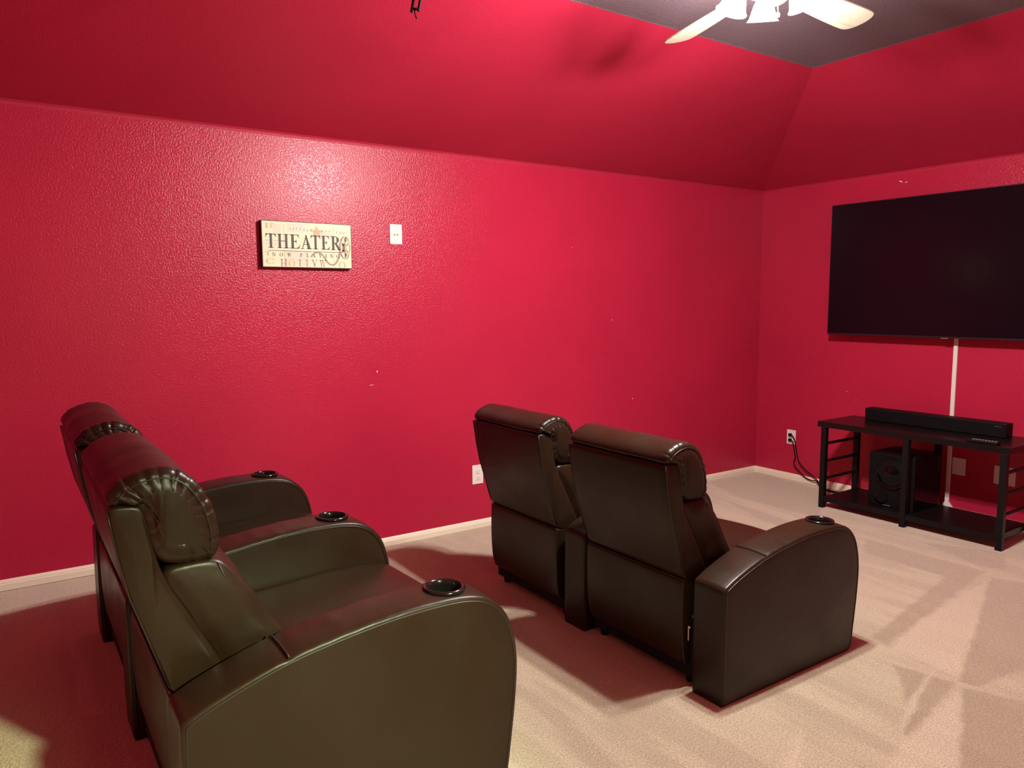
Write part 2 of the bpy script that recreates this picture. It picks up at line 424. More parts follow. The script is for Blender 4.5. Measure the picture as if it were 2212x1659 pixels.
HEAD = [(-0.124, 0.912), (-0.121, 0.938), (-0.098, 0.963), (-0.055, 0.982), (-0.010, 0.988), (0.035, 0.975), (0.072, 0.940), (0.100, 0.885), (0.113, 0.825), (0.113, 0.78), (0.105, 0.757), (0.085, 0.750), (0.0, 0.752), (-0.040, 0.785), (-0.052, 0.86), (-0.058, 0.900), (-0.075, 0.908)]
LUMB = [(0.0, 0.752), (0.08, 0.752), (0.112, 0.745), (0.140, 0.715), (0.178, 0.66), (0.218, 0.59), (0.252, 0.53), (0.279, 0.475), (0.278, 0.445), (0.25, 0.425), (0.16, 0.418), (0.115, 0.45), (0.08, 0.53), (0.03, 0.63), (-0.015, 0.715), (-0.018, 0.74)]
SEAT = [(0.13, 0.30), (0.125, 0.36), (0.16, 0.398), (0.30, 0.400), (0.45, 0.408), (0.62, 0.420), (0.76, 0.424), (0.84, 0.414), (0.882, 0.388), (0.893, 0.345), (0.885, 0.305), (0.86, 0.297), (0.5, 0.290)]
FOOT = [(0.80, 0.300), (0.86, 0.302), (0.882, 0.290), (0.884, 0.22), (0.872, 0.10), (0.862, 0.075), (0.84, 0.068), (0.80, 0.070)]

def head_disp(seed):
    def f(v, n, s, y, y0, y1):
        d = min(y - y0, y1 - y)
        q = v.copy()
        # gathered ends above the back panel
        if v.z > 0.80 or v.x > 0.03:
            g = max(0.0, 1 - max(d, 0) / 0.060) ** 1.2
            w = noise.noise(Vector((s * 30 + seed, 0, 0)))
            ph = s * 2 * PI * 22 + 3.0 * w
            amp = 0.0056 * g * (0.35 + 0.9 * abs(noise.noise(Vector((s * 9 + seed, 5, 0)))) * 1.6)
            wv = (abs(math.sin(ph / 2)) * 2 - 1.2) * (0.75 if y - y0 < y1 - y else 0.35)
            sgn = -1 if y - y0 < y1 - y else 1
            if d > -0.001: q += n * amp * wv * (0.6 if d < 0.012 else 1.0)
            if d < 0.03: q.y += sgn * amp * 0.42 * wv * max(0.0, 1 + min(d, 0) / 0.010)
        # long soft creases on top of the roll
        cr = noise.noise(Vector((v.x * 5 + seed, y * 9, v.z * 5)))
        q += n * 0.0030 * cr * min(1, max(d, 0) / 0.04)
        return q
    return f
def lumb_disp(seed):
    def f(v, n, s, y, y0, y1):
        d = min(y - y0, y1 - y); t = (y - y0) / (y1 - y0)
        q = v + n * 0.010 * math.sin(PI * min(1, max(0, t))) if v.x > 0.05 else v.copy()
        q += n * 0.004 * noise.noise(Vector((v.x * 9 + seed, y * 8, v.z * 14)))
        return q
    return f
def seat_disp(seed):
    def f(v, n, s, y, y0, y1):
        t = min(1, max(0, (y - y0) / (y1 - y0)))
        q = v.copy()
        if n.z > 0.2: q += n * (0.010 * math.sin(PI * t) + 0.003 * noise.noise(Vector((v.x * 7 + seed, y * 6, 0))))
        return q
    return f
def arm_disp(seed):
    def f(v, n, s, y, y0, y1):
        q = v.copy(); t = min(1, max(0, (y - y0) / (y1 - y0)))
        if n.z > 0.3:
            q += n * (0.004 * math.sin(PI * t))
            if 0.29 < v.x < 0.60: q += n * 0.0022 * noise.noise(Vector((v.x * 28 + seed, y * 9, 3)))
            dx = abs(v.x - 0.24)
            if dx < 0.02: q -= n * 0.004 * (1 - dx / 0.02)
        return q
    return f
def arm_path(inset=0.0):
    P = outline_pts(ARM, inset); n = len(P)
    low = [i for i in range(n) if P[i].y < 0.02]
    i0 = min(low, key=lambda i: P[i].x); st = 1 if P[(i0 + 4) % n].y > P[(i0 - 4) % n].y else -1
    out = []
    for k in range(n):
        q = P[(i0 + k * st) % n]
        if q.y >= 0.02: out.append(q)
        elif out: break
    return out

def make_sofa(loc, first_arm_y, pitch, label, group, seed, tagged=False, arms=3, dx=0.0):
    """two-seat theatre sofa, local x forward, arms counted from the near (-y) side"""
    AW = 0.152
    root = empty('theater_sofa', loc, label, 'sofa', group)
    for k in range(arms):
        yc = first_arm_y + k * pitch; y0, y1 = yc - AW / 2, yc + AW / 2
        bm = slab(ARM, y0, y1, r=0.010, puff=0.007, ystep=0.022, disp=arm_disp(seed + k), core=(0.85, 0.6, 0.35, 0.2, 0.08))
        arm = mesh('armrest', bm, M_leather, root, True)
        # hole for the cup holder
        cx, cz = 0.690, 0.581
        tilt = Matrix.Rotation(0.03, 4, 'Y')
        cb = bmesh.new(); lathe_r = 0.047
        bmesh.ops.create_cone(cb, cap_ends=True, segments=40, radius1=lathe_r, radius2=lathe_r, depth=0.2)
        cut = mesh('cut', cb, M_cup); cut.matrix_world = Matrix.Translation((cx, yc, cz + 0.02)) @ tilt
        cut.location = Vector((cx, yc, cz + 0.02))
        md = arm.modifiers.new('b', 'BOOLEAN'); md.operation = 'DIFFERENCE'; md.object = cut; md.solver = 'EXACT'
        arm.parent = None
        bpy.context.view_layer.update()
        dg = bpy.context.evaluated_depsgraph_get(); ev = arm.evaluated_get(dg)
        me = bpy.data.meshes.new_from_object(ev); arm.modifiers.clear(); arm.data = me; arm.parent = root
        bpy.data.objects.remove(cut)
        # cup holder: rim, wall and floor in one
        bm = bmesh.new(); base = 0.0
        prof = [(0.0457, -0.015), (0.0585, 0.001), (0.0590, 0.004), (0.0570, 0.0075), (0.0530, 0.009), (0.0480, 0.0075), (0.0455, 0.003), (0.0440, -0.010), (0.0425, -0.055), (0.038, -0.060), (0.0001, -0.060)]
        lathe(bm, prof, 48, (cx, yc, cz + 0.005), tilt.to_3x3())
        mesh('cup_holder', bm, M_cup, arm, True, angle=0.9)
        # piping along both top edges and rear upright
        path = arm_path(0.012)
        for yy in (y0 - 0.0004, y1 + 0.0004):
            bm = bmesh.new(); tube(bm, [(p.x, yy, p.y) for p in path], 0.0019, 6)
            mesh('piping', bm, M_pipe, arm, True)
        # stitched seam across the top
        bm = bmesh.new(); tube(bm, [(0.240, y0 + 0.004, 0.544), (0.240, y0 + 0.02, 0.5462), (0.240, yc, 0.5495), (0.240, y1 - 0.02, 0.5462), (0.240, y1 - 0.004, 0.544)], 0.0026, 6)
        mesh('seam', bm, M_pipe, arm, True)
    SW = pitch - AW
    for k in range(2):
        yc = first_arm_y + (k + 0.5) * pitch; sy = seed * 3 + k * 7
        y0, y1 = yc - SW / 2 + 0.004, yc + SW / 2 - 0.004
        b0, b1 = yc - 0.290, yc + 0.290
        if pitch > 0.82: b0 -= 0.020; b1 += 0.010
        mesh('seat_cushion', slab(SEAT, y0, y1, r=0.02, puff=0.0, disp=seat_disp(sy)), M_leather, root, True)
        mesh('footrest_panel', slab(FOOT, y0 + 0.004, y1 - 0.004, r=0.01, puff=0.0, step=0.012), M_leather, root, True)
        bk = mesh('backrest', slab(SHELL, b0, b1, r=0.008, puff=0.004, core=(0.4, 0.2, 0.08)), M_leather, root, True)
        lp = mesh('rear_panel', slab(LOWER, b0 + 0.002, b1 - 0.002, r=0.005, puff=0.002, step=0.008), M_leather, root, True)
        hr = mesh('headrest', slab(HEAD, b0 - 0.003, b1 + 0.003, r=0.022, puff=0.010, step=0.0045, ystep=0.010, arc=6, disp=head_disp(sy), core=(0.30, 0.16, 0.08, 0.03)), M_leather, root, True)
        op = outline_pts(HEAD, 0.021, step=0.01)
        op = [p for p in op]
        for yy in (b0 - 0.0040, b1 + 0.0040):
            pts = [(p.x, yy, p.y) for p in op if p.y > 0.775 and (p.x > 0.03 or p.y > 0.905)]
            if pts:
                # start the seam at the rear end of the run
                best = max(range(len(pts)), key=lambda i: (Vector(pts[i]) - Vector(pts[i - 1])).length)
                pts = pts[best:] + pts[:best]
                bm = bmesh.new(); tube(bm, pts, 0.0018, 6); mesh('seam', bm, M_pipe, hr, True)
        lc = mesh('lumbar_cushion', slab(LUMB, b0 + 0.002, b1 - 0.002, r=0.014, puff=0.008, step=0.010, ystep=0.02, disp=lumb_disp(sy)), M_leather, root, True)
        for yy, sg in ((b0 + 0.002, -1), (b1 - 0.002, 1)):
            pts = [(0.104, yy + sg * 0.002, 0.742), (0.120, yy + sg * 0.001, 0.70), (0.160, yy + sg * 0.001, 0.640), (0.205, yy + sg * 0.001, 0.560), (0.236, yy + sg * 0.001, 0.500), (0.252, yy + sg * 0.001, 0.462)]
            bm = bmesh.new(); tube(bm, pts, 0.0018, 6); mesh('seam', bm, M_pipe, lc, True)
        # piping down the rear edges of the back
        for yy in (b0 + 0.002, b1 - 0.002):
            bm = bmesh.new(); tube(bm, [(-0.1235, yy, 0.905), (-0.117, yy, 0.86), (-0.107, yy, 0.79), (-0.088, yy, 0.695), (-0.055, yy, 0.588), (-0.0165, yy, 0.462)], 0.0022, 6)
            mesh('piping', bm, M_pipe, bk, True)
        bm = bmesh.new(); tube(bm, [(-0.016, b0 + 0.002, 0.445), (-0.0180, yc, 0.4445), (-0.016, b1 - 0.002, 0.445)], 0.002, 6)
        mesh('piping', bm, M_pipe, bk, True)
        for q in (bk, hr, lc): q.location.x = dx
        lp.location.x = dx * 0.85
        mesh('base_frame', bx(0.03, 0.80, y0 + 0.02, y1 - 0.02, 0.035, 0.29, bev=0.01), M_leather_dk, root)
        for fx in (0.07, 0.76):
            for fy in (y0 + 0.06, y1 - 0.06):
                bm = bmesh.new(); lathe(bm, [(0.0001, 0.0), (0.018, 0.0), (0.022, 0.036), (0.0001, 0.036)], 16, (fx, fy, 0)); mesh('foot', bm, M_dull, root, True, angle=0.6)
    if tagged:
        yc = first_arm_y + 0.5 * pitch
        bm = bmesh.new(); box(bm, -0.004, -0.003, yc - 0.3105, yc - 0.3060, 0.205, 0.262); box(bm, -0.004, -0.003, yc - 0.317, yc - 0.3105, 0.256, 0.262)
        tg = mesh('care_tag', bm, M_tag, root); tg['label'] = 'white care tag'
    return root

make_sofa((-5.248, 0, 0.16), -2.504, 0.830, 'brown leather two-seat recliner in the back row on the raised carpet, nearest the camera', 'brown leather theater seating', 3, dx=0.028)
make_sofa((-3.370, 0, 0.0), -2.400, 0.800, 'brown leather two-seat recliner in the front row, backs to the camera, facing the television', 'brown leather theater seating', 11, tagged=True, arms=2)

# ------------------------------------------------------------ television
tvy0, tvy1, tz0, tz1 = -2.517, -0.747, 1.254, 2.2415
tv = empty('television', (-0.10, (tvy0 + tvy1) / 2, tz0), 'large black flat television mounted on the red wall above the media table', 'television')
def rel(o, root):   # keep world placement when meshes are built in world coordinates
    o.location = -Vector(root.location); return o
scr = rel(mesh('screen', bx(-0.1405, -0.139, tvy0 + 0.006, tvy1 - 0.006, tz0 + 0.012, tz1 - 0.006), M_tv, tv), tv)
rel(mesh('bezel', bx(-0.140, -0.105, tvy0, tvy1, tz0, tz1, bev=0.003), M_tvf, tv, False), tv)
rel(mesh('rear_housing', bx(-0.106, -0.075, tvy0 + 0.12, tvy1 - 0.12, tz0 + 0.10, tz1 - 0.15, bev=0.008), M_dull, tv), tv)
rel(mesh('wall_bracket', bx(-0.076, -0.001, (tvy0 + tvy1) / 2 - 0.3, (tvy0 + tvy1) / 2 + 0.3, 1.55, 1.95), M_black, tv), tv)
rel(mesh('brand_plate', bx(-0.1415, -0.139, -1.660, -1.612, tz0 - 0.004, tz0 + 0.001, bev=0.0005), M_silver, tv), tv)

# white cable cover below it
bm = bmesh.new(); box(bm, -0.014, 0.0, -1.668, -1.640, 0.052, 1.30, bev=0.003)
b2 = bmesh.new(); w0 = 0.03
vs0 = [b2.verts.new(v) for v in ((-0.015, -1.694, 0.052), (0, -1.694, 0.052), (0, -1.614, 0.052), (-0.015, -1.614, 0.052), (-0.0145, -1.669, 0.085), (0, -1.669, 0.085), (0, -1.639, 0.085), (-0.0145, -1.639, 0.085))]
for f in ((0, 1, 2, 3), (4, 7, 6, 5), (0, 4, 5, 1), (1, 5, 6, 2), (2, 6, 7, 3), (3, 7, 4, 0)): b2.faces.new([vs0[i] for i in f])
merge(bm, b2)
tag(mesh('cable_cover', bm, M_white), 'white vertical cable cover strip on the red wall between television and baseboard', 'cable cover')

# ------------------------------------------------------------ media table
tb = empty('media_table', (-0.36, -1.63, 0), 'long low black metal and wood media table with side rungs below the television', 'table')
TX0, TX1, TY0, TY1, TZ = -0.590, -0.125, -2.272, -0.992, 0.638
rel(mesh('tabletop', bx(TX0, TX1, TY0, TY1, TZ - 0.040, TZ, bev=0.002), M_wood, tb), tb)
LW = 0.038
for ly in (-1.042, -1.645, -2.237):
    for lx in (-0.571, -0.150):
        rel(mesh('leg', bx(lx - LW / 2, lx + LW / 2, ly - LW / 2, ly + LW / 2, 0.0, TZ - 0.040, bev=0.002), M_black, tb), tb)
for ly in (-1.042, -2.237):
    for z in (0.475, 0.345, 0.215):
        bm = bmesh.new(); tube(bm, [(-0.552, ly, z), (-0.169, ly, z)], 0.011, 10); rel(mesh('rung', bm, M_black, tb, True, angle=0.8), tb)
rel(mesh('shelf', bx(-0.585, -0.135, -2.222, -1.057, 0.050, 0.088, bev=0.002), M_wood, tb), tb)

sb = empty('soundbar', (-0.24, -1.63, TZ), 'long low black soundbar standing on the media table', 'soundbar')
rel(mesh('body', bx(-0.275, -0.175, -2.112, -1.168, TZ, TZ + 0.092, bev=0.006), M_dull, sb), sb)
rel(mesh('grille', bx(-0.278, -0.274, -2.105, -1.175, TZ + 0.006, TZ + 0.086, bev=0.001), M_dull, sb), sb)
rel(mesh('badge', bx(-0.2795, -0.278, -2.085, -2.045, TZ + 0.072, TZ + 0.0735), M_silver, sb), sb)

def remote(loc, rz, label, parts=True):
    r = empty('remote_control', loc, label, 'remote control', None, rz)
    mesh('body', bx(-0.088, 0.088, -0.026, 0.026, 0.0, 0.018, bev=0.005), M_dull, r, False)
    bm = bmesh.new()
    for i in range(8):
        for j in range(3): lathe(bm, [(0.0001, 0.0205), (0.0040, 0.0202), (0.0042, 0.018)], 10, (-0.070 + i * 0.018, -0.012 + j * 0.012, 0))
    b = mesh('buttons', bm, M_silver, r, True); b['kind'] = 'stuff'
    return r
remote((-0.545, -2.100, TZ), PI / 2 + 0.03, 'black remote control with silver buttons lying at front right of the media table')

# subwoofer on the lower shelf
sw = empty('subwoofer', (-0.36, -1.5, 0.088), 'black floor loudspeaker with a shiny driver on the lower shelf of the media table', 'speaker')
rel(mesh('cabinet', bx(-0.500, -0.165, -1.670, -1.350, 0.088, 0.462, bev=0.006), M_dull, sw), sw)
rel(mesh('side_panel', bx(-0.490, -0.175, -1.6705, -1.670, 0.10, 0.45), M_gloss, sw), sw)
mt_ = Matrix.Rotation(-PI / 2, 3, 'Y')
bm = bmesh.new(); lathe(bm, [(0.105, 0.0), (0.110, 0.006), (0.104, 0.010), (0.094, 0.006), (0.06, -0.002), (0.035, 0.010), (0.0001, 0.016)], 40, (-0.5005, -1.510, 0.325), mt_)
rel(mesh('driver_cone', bm, M_gloss, sw, True), sw)
bm = bmesh.new(); lathe(bm, [(0.030, 0.0), (0.046, 0.010), (0.040, 0.004), (0.028, -0.001), (0.0001, -0.001)], 32, (-0.5005, -1.445, 0.155), mt_)
rel(mesh('bass_port', bm, M_gloss, sw, True), sw)
rel(mesh('trim_strip', bx(-0.5025, -0.500, -1.515, -1.465, 0.100, 0.103), M_silver, sw), sw)

# ------------------------------------------------------------ wall plates
def plate(name, wall, a0, a1, z0, z1, label, cat, group=None):
    """wall 'front' (x=0) or 'left' (y=0); a = coordinate along the wall"""
    ac, zc = (a0 + a1) / 2, (z0 + z1) / 2
    loc = (0, ac, zc) if wall == 'front' else (ac, 0, zc)
    rz = PI / 2 if wall == 'left' else PI
    # local frame: +x out of wall
    r = empty(name, loc, label, cat, group, rz if wall == 'front' else -PI / 2)
    w_, h_ = abs(a1 - a0), abs(z1 - z0)
    mesh('cover', bx(0, 0.006, -w_ / 2, w_ / 2, -h_ / 2, h_ / 2, bev=0.0025), M_white, r)
    return r
def duplex(r, dy=0.0):
    for s in (1, -1):
        f = mesh('socket', bx(0.006, 0.0085, dy - 0.017, dy + 0.017, s * 0.022 - 0.014, s * 0.022 + 0.014, bev=0.003), M_white, r)
        bm = bmesh.new(); box(bm, 0.0083, 0.0089, dy - 0.0085, dy - 0.006, s * 0.022 - 0.003, s * 0.022 + 0.007); box(bm, 0.0083, 0.0089, dy + 0.006, dy + 0.0085, s * 0.022 - 0.003, s * 0.022 + 0.007)
        box(bm, 0.0083, 0.0089, dy - 0.002, dy + 0.002, s * 0.022 - 0.010, s * 0.022 - 0.006)
        mesh('slots', bm, M_slot, f)
    bm = bmesh.new(); lathe(bm, [(0.003, 0), (0.0025, 0.001), (0.0001, 0.0012)], 12, (0.006, dy, 0), Matrix.Rotation(PI / 2, 3, 'Y')); mesh('screw', bm, M_slot, r)
o1 = plate('power_outlet', 'left', -2.953, -2.868, 0.300, 0.430, 'white power outlet low on the left wall beside the front row sofa, nothing plugged in', 'outlet'); duplex(o1)
o2 = plate('power_outlet', 'front', -0.405, -0.320, 0.302, 0.425, 'white power outlet left of the media table with two black plugs in it', 'outlet'); duplex(o2)
plate('blank_wall_plate', 'front', -1.762, -1.674, 0.292, 0.412, 'blank white wall plate behind the table, just right of the white cable cover', 'wall plate')
o4 = plate('jack_wall_plate', 'front', -2.077, -1.945, 0.278, 0.402, 'wide white wall plate with a small jack, behind the right table leg', 'wall plate')
bm = bmesh.new(); lathe(bm, [(0.006, 0), (0.005, 0.004), (0.0001, 0.004)], 14, (0.006, 0.031, 0.005), Matrix.Rotation(PI / 2, 3, 'Y')); mesh('jack', bm, M_gold, o4)
o5 = plate('speaker_wall_plate', 'left', -3.517, -3.436, 1.870, 1.990, 'white wall plate with two small jacks high on the left wall beside the theater sign', 'wall plate')
mesh('insert', bx(0.0055, 0.0075, -0.017, 0.017, -0.034, 0.034, bev=0.001), M_white, o5)
for s in (-1, 1):
    bm = bmesh.new(); lathe(bm, [(0.0045, 0), (0.0045, 0.007), (0.003, 0.008), (0.0001, 0.008)], 14, (0.0073, s * 0.009, -0.002), Matrix.Rotation(PI / 2, 3, 'Y'))
    j = mesh('jack', bm, M_gold, o5, True, angle=0.7)
for zz in (0.05, -0.05):
    bm = bmesh.new(); lathe(bm, [(0.0025, 0), (0.002, 0.001), (0.0001, 0.0012)], 12, (0.006, 0, zz), Matrix.Rotation(PI / 2, 3, 'Y')); mesh('screw', bm, M_slot, o5)

# plugs and cords, one thing each
def smooth3(pts, it=2):
    pts = [Vector(p) for p in pts]
    for _ in range(it):
        out = [pts[0]]
        for a, b_ in zip(pts[:-1], pts[1:]): out += [a * .75 + b_ * .25, a * .25 + b_ * .75]
        out.append(pts[-1]); pts = out
    return pts
def cord(pz, pts, label):
    r = empty('power_cord', (-0.0085, -0.362, pz), label, 'power cord', 'power cords left of the media table')
    b = bmesh.new(); box(b, -0.032, -0.0086, -0.375, -0.350, pz - 0.011, pz + 0.011, bev=0.004); rel(mesh('plug', b, M_dull, r), r)
    b = bmesh.new(); tube(b, smooth3(pts), 0.0044, 8); rel(mesh('cable', b, M_dull, r, True), r)
cord(0.3855, [(-0.030, -0.372, 0.3855), (-0.036, -0.400, 0.383), (-0.030, -0.415, 0.350), (-0.025, -0.425, 0.30), (-0.025, -0.441, 0.215), (-0.028, -0.466, 0.160), (-0.030, -0.525, 0.112), (-0.034, -0.600, 0.079), (-0.045, -0.662, 0.040), (-0.060, -0.72, 0.0045), (-0.11, -0.80, 0.0045), (-0.085, -0.94, 0.0045), (-0.10, -1.2, 0.0045)],
     'black power cord from the upper plug, hanging straight down to the baseboard')
cord(0.3415, [(-0.030, -0.372, 0.3415), (-0.034, -0.398, 0.338), (-0.040, -0.412, 0.315), (-0.042, -0.430, 0.234), (-0.040, -0.438, 0.204), (-0.030, -0.412, 0.163), (-0.030, -0.418, 0.132), (-0.030, -0.469, 0.089), (-0.030, -0.528, 0.045), (-0.034, -0.598, 0.034), (-0.045, -0.648, 0.047), (-0.075, -0.70, 0.0045), (-0.15, -0.84, 0.0045), (-0.11, -1.1, 0.0045)],
     'black power cord from the lower plug, bowing out to the left in a loop')

# ------------------------------------------------------------ THEATER sign
SW_, SH_ = 0.513, 0.2485
sg = empty('wall_sign', (-4.0365, 0.0, 1.7175 + SH_ / 2), 'cream wall sign reading THEATER NOW PLAYING in a black frame', 'sign', rz=0)
SD = 0.036
mesh('frame', bx(-SW_ / 2 - 0.003, SW_ / 2 + 0.003, -SD, 0, -SH_ / 2 - 0.003, SH_ / 2 + 0.003, bev=0.001), M_ink, sg)
FB = bx(-SW_ / 2 + 0.001, SW_ / 2 - 0.001, -SD - 0.0012, -SD, -SH_ / 2 + 0.001, SH_ / 2 - 0.001); FM = [M_cream]
YF = -SD - 0.0012
def U(u, v, l): return Vector(((u - 0.5) * SW_, YF - 0.00012 * l, (v - 0.5) * SH_))
def quad(bm, pts, l): bm.faces.new([bm.verts.new(U(a, min(0.985, max(0.015, b_)), l)) for a, b_ in pts])
def strip(bm, pts, l, closed=False):
    """pts: (u,v,half width u, half width v) - ribbon with given offsets"""
    n = len(pts)
    for i in range(n if closed else n - 1):
        a = pts[i]; b_ = pts[(i + 1) % n]
        quad(bm, [(a[0] - a[2], a[1] - a[3]), (a[0] + a[2], a[1] + a[3]), (b_[0] + b_[2], b_[1] + b_[3]), (b_[0] - b_[2], b_[1] - b_[3])], l)
def ell(bm, cu, cv, ru, rv, tu, tv_, l, a0=0, a1=2 * PI, n=24):
    pts = []
    for k in range(n + 1):
        a = a0 + (a1 - a0) * k / n; c, s = math.cos(a), math.sin(a); wu = tu * abs(c) + tv_ * abs(s) * 0 ; 
        pts.append((cu + ru * c, cv + rv * s, c * (tu / 2 * abs(c) + tv_ / 2 * (1 - abs(c))), s * (tu / 2 * abs(c) + tv_ / 2 * (1 - abs(c))) * SW_ / SH_))
    strip(bm, pts, l)
def disc(bm, cu, cv, ru, rv, l, n=20):
    quad(bm, [(cu + ru * math.cos(2 * PI * k / n), cv + rv * math.sin(2 * PI * k / n)) for k in range(n)], l)
def rect(bm, u0, u1, v0, v1, l): quad(bm, [(u0, v0), (u1, v0), (u1, v1), (u0, v1)], l)
def glyph(bm, ch, u0, u1, v0, v1, l):
    W = u1 - u0; H = v1 - v0
    X = lambda t: u0 + t * W
    Y = lambda t: v0 + t * H
    st = 0.23; th = 0.045; se = 0.045
    def R_(a, b_, c, d): rect(bm, X(a), X(b_), Y(c), Y(d), l)
    def D(p): quad(bm, [(X(a), Y(b_)) for a, b_ in p], l)
    def serif(xc, y, w_): R_(xc - w_ / 2, xc + w_ / 2, *( (y, y + se) if y < 0.5 else (y - se, y) ))
    if ch == 'T':
        R_(0.5 - st / 2, 0.5 + st / 2, 0, 1); serif(0.5, 0, 0.56); R_(0, 1, 0.945, 1)
        D([(0, 0.95), (0, 0.76), (0.035, 0.76), (0.10, 0.90), (0.22, 0.95)]); D([(1, 0.95), (1, 0.76), (0.965, 0.76), (0.90, 0.90), (0.78, 0.95)])
    elif ch == 'H':
        for xc in (0.22, 0.78): R_(xc - 0.10, xc + 0.10, 0, 1); serif(xc, 0, 0.42); serif(xc, 1, 0.42)
        R_(0.3, 0.7, 0.48, 0.53)
    elif ch == 'E':
        R_(0.16, 0.16 + st + 0.02, 0, 1); R_(0, 0.9, 0, th); R_(0, 0.88, 1 - th, 1); R_(0.3, 0.6, 0.49, 0.535)
        D([(0.66, 0.64), (0.66, 0.37), (0.62, 0.37), (0.58, 0.47), (0.50, 0.50), (0.50, 0.525), (0.58, 0.55), (0.62, 0.64)])
        D([(0.90, 0.97), (0.92, 0.76), (0.88, 0.76), (0.82, 0.90), (0.66, 0.96)]); D([(0.93, 0.03), (1.0, 0.27), (0.955, 0.27), (0.86, 0.11), (0.66, 0.04)])
    elif ch == 'A':
        D([(0.42, 1), (0.53, 1), (0.90, 0), (0.62, 0)]); D([(0.46, 0.93), (0.50, 0.80), (0.17, 0.0), (0.11, 0.0)])
        R_(0.24, 0.66, 0.30, 0.345); R_(0, 0.30, 0, se); R_(0.52, 1, 0, se)
    elif ch == 'R':
        R_(0.15, 0.15 + st, 0, 1); R_(0, 0.50, 0, se); R_(0, 0.5, 1 - se, 1); R_(0.3, 0.5, 0.47, 0.51)
        pts = []
        for k in range(13):
            a = PI / 2 - PI * k / 12; t = 0.03 + 0.10 * math.cos(a) ; pts.append((X(0.48 + (0.26 + 0) * math.cos(a)), Y(0.74 + 0.235 * math.sin(a)), W * t * math.cos(a), H * 0.025 * math.sin(a)))
        strip(bm, pts, l); D([(0.40, 0.49), (0.62, 0.51), (1.0, 0.0), (0.76, 0.0)]); R_(0.72, 1.06, 0, se * 0.9)
    elif ch == 'N':
        R_(0.12, 0.19, 0, 1); R_(0.80, 0.87, 0, 1); D([(0.10, 1), (0.32, 1), (0.88, 0.0), (0.72, 0)]); R_(0, 0.30, 0, 0.06); R_(0, 0.25, 0.94, 1); R_(0.68, 1, 0.94, 1)
    elif ch in 'OC' or ch == 'G':
        pts = []; a0, a1 = (0, 2 * PI) if ch == 'O' else (0.65, 2 * PI - 0.55)
        for k in range(29):
            a = a0 + (a1 - a0) * k / 28; c, s = math.cos(a), math.sin(a); pts.append((X(0.5 + 0.40 * c), Y(0.5 + 0.46 * s), W * 0.10 * c * (0.3 + abs(c) * 0.7), H * 0.03 * s))
        strip(bm, pts, l)
        if ch == 'G': R_(0.74, 0.90, 0.05, 0.42); R_(0.58, 1.0, 0.40, 0.46)
        if ch == 'G' or ch == 'C': R_(0.84, 0.90, 0.68, 0.94)
    elif ch == 'W':
        for a, b_ in ((0.08, 0.0), (0.40, 0.0)): D([(a, 1), (a + 0.16, 1), (a + 0.28, 0), (a + 0.20, 0)])
        D([(0.42, 0.95), (0.47, 0.95), (0.32, 0), (0.28, 0)]); D([(0.86, 1), (0.91, 1), (0.66, 0), (0.61, 0)]); R_(0, 0.30, 0.94, 1); R_(0.36, 0.62, 0.94, 1); R_(0.75, 1, 0.94, 1)
    elif ch == 'P':
        R_(0.2, 0.42, 0, 1); R_(0.05, 0.6, 0, 0.06); R_(0.05, 0.5, 0.94, 1)
        pts = []
        for k in range(11):
            a = PI / 2 - PI * k / 10; pts.append((X(0.5 + 0.30 * math.cos(a)), Y(0.72 + 0.24 * math.sin(a)), W * 0.10 * math.cos(a), H * 0.03 * math.sin(a)))
        strip(bm, pts, l)
    elif ch == 'L':
        R_(0.18, 0.40, 0, 1); R_(0.02, 0.9, 0, 0.06); R_(0.02, 0.56, 0.94, 1); D([(0.88, 0.02), (0.95, 0.30), (0.88, 0.30), (0.70, 0.04)])
    elif ch == 'Y':
        R_(0.40, 0.60, 0, 0.5); D([(0.08, 1), (0.30, 1), (0.60, 0.45), (0.42, 0.45)]); D([(0.84, 1), (0.91, 1), (0.60, 0.45), (0.53, 0.45)]); R_(0.26, 0.74, 0, 0.06); R_(0, 0.40, 0.94, 1); R_(0.70, 1, 0.94, 1)
    elif ch == 'I':
        R_(0.28, 0.72, 0, 1); R_(0, 1, 0, 0.06); R_(0, 1, 0.94, 1)
    elif ch == 'D':
        R_(0.12, 0.34, 0, 1); R_(0, 0.5, 0, 0.06); R_(0, 0.5, 0.94, 1)
        strip(bm, [(X(0.45 + 0.40 * math.cos(PI / 2 - PI * k / 12)), Y(0.5 + 0.47 * math.sin(PI / 2 - PI * k / 12)), W * 0.1 * math.cos(PI / 2 - PI * k / 12), H * 0.03 * math.sin(PI / 2 - PI * k / 12)) for k in range(13)], l)
def ink(name, mat, fn):
    bm = bmesh.new(); fn(bm); bm.normal_update()
    FM.append(mat)
    for f in bm.faces:
        if f.normal.y > 0: f.normal_flip()
        f.material_index = len(FM) - 1
    merge(FB, bm)
def f_rose(bm):
    rect(bm, 0.235, 0.50, 0.03, 0.36, 1); rect(bm, 0.27, 0.45, 0.78, 0.965, 1)
    rect(bm, 0.04, 0.19, 0.46, 0.54, 1); rect(bm, 0.56, 0.78, 0.66, 0.80, 1); rect(bm, 0.12, 0.20, 0.74, 0.94, 1)
ink('rose_patch_print', M_rose, f_rose)
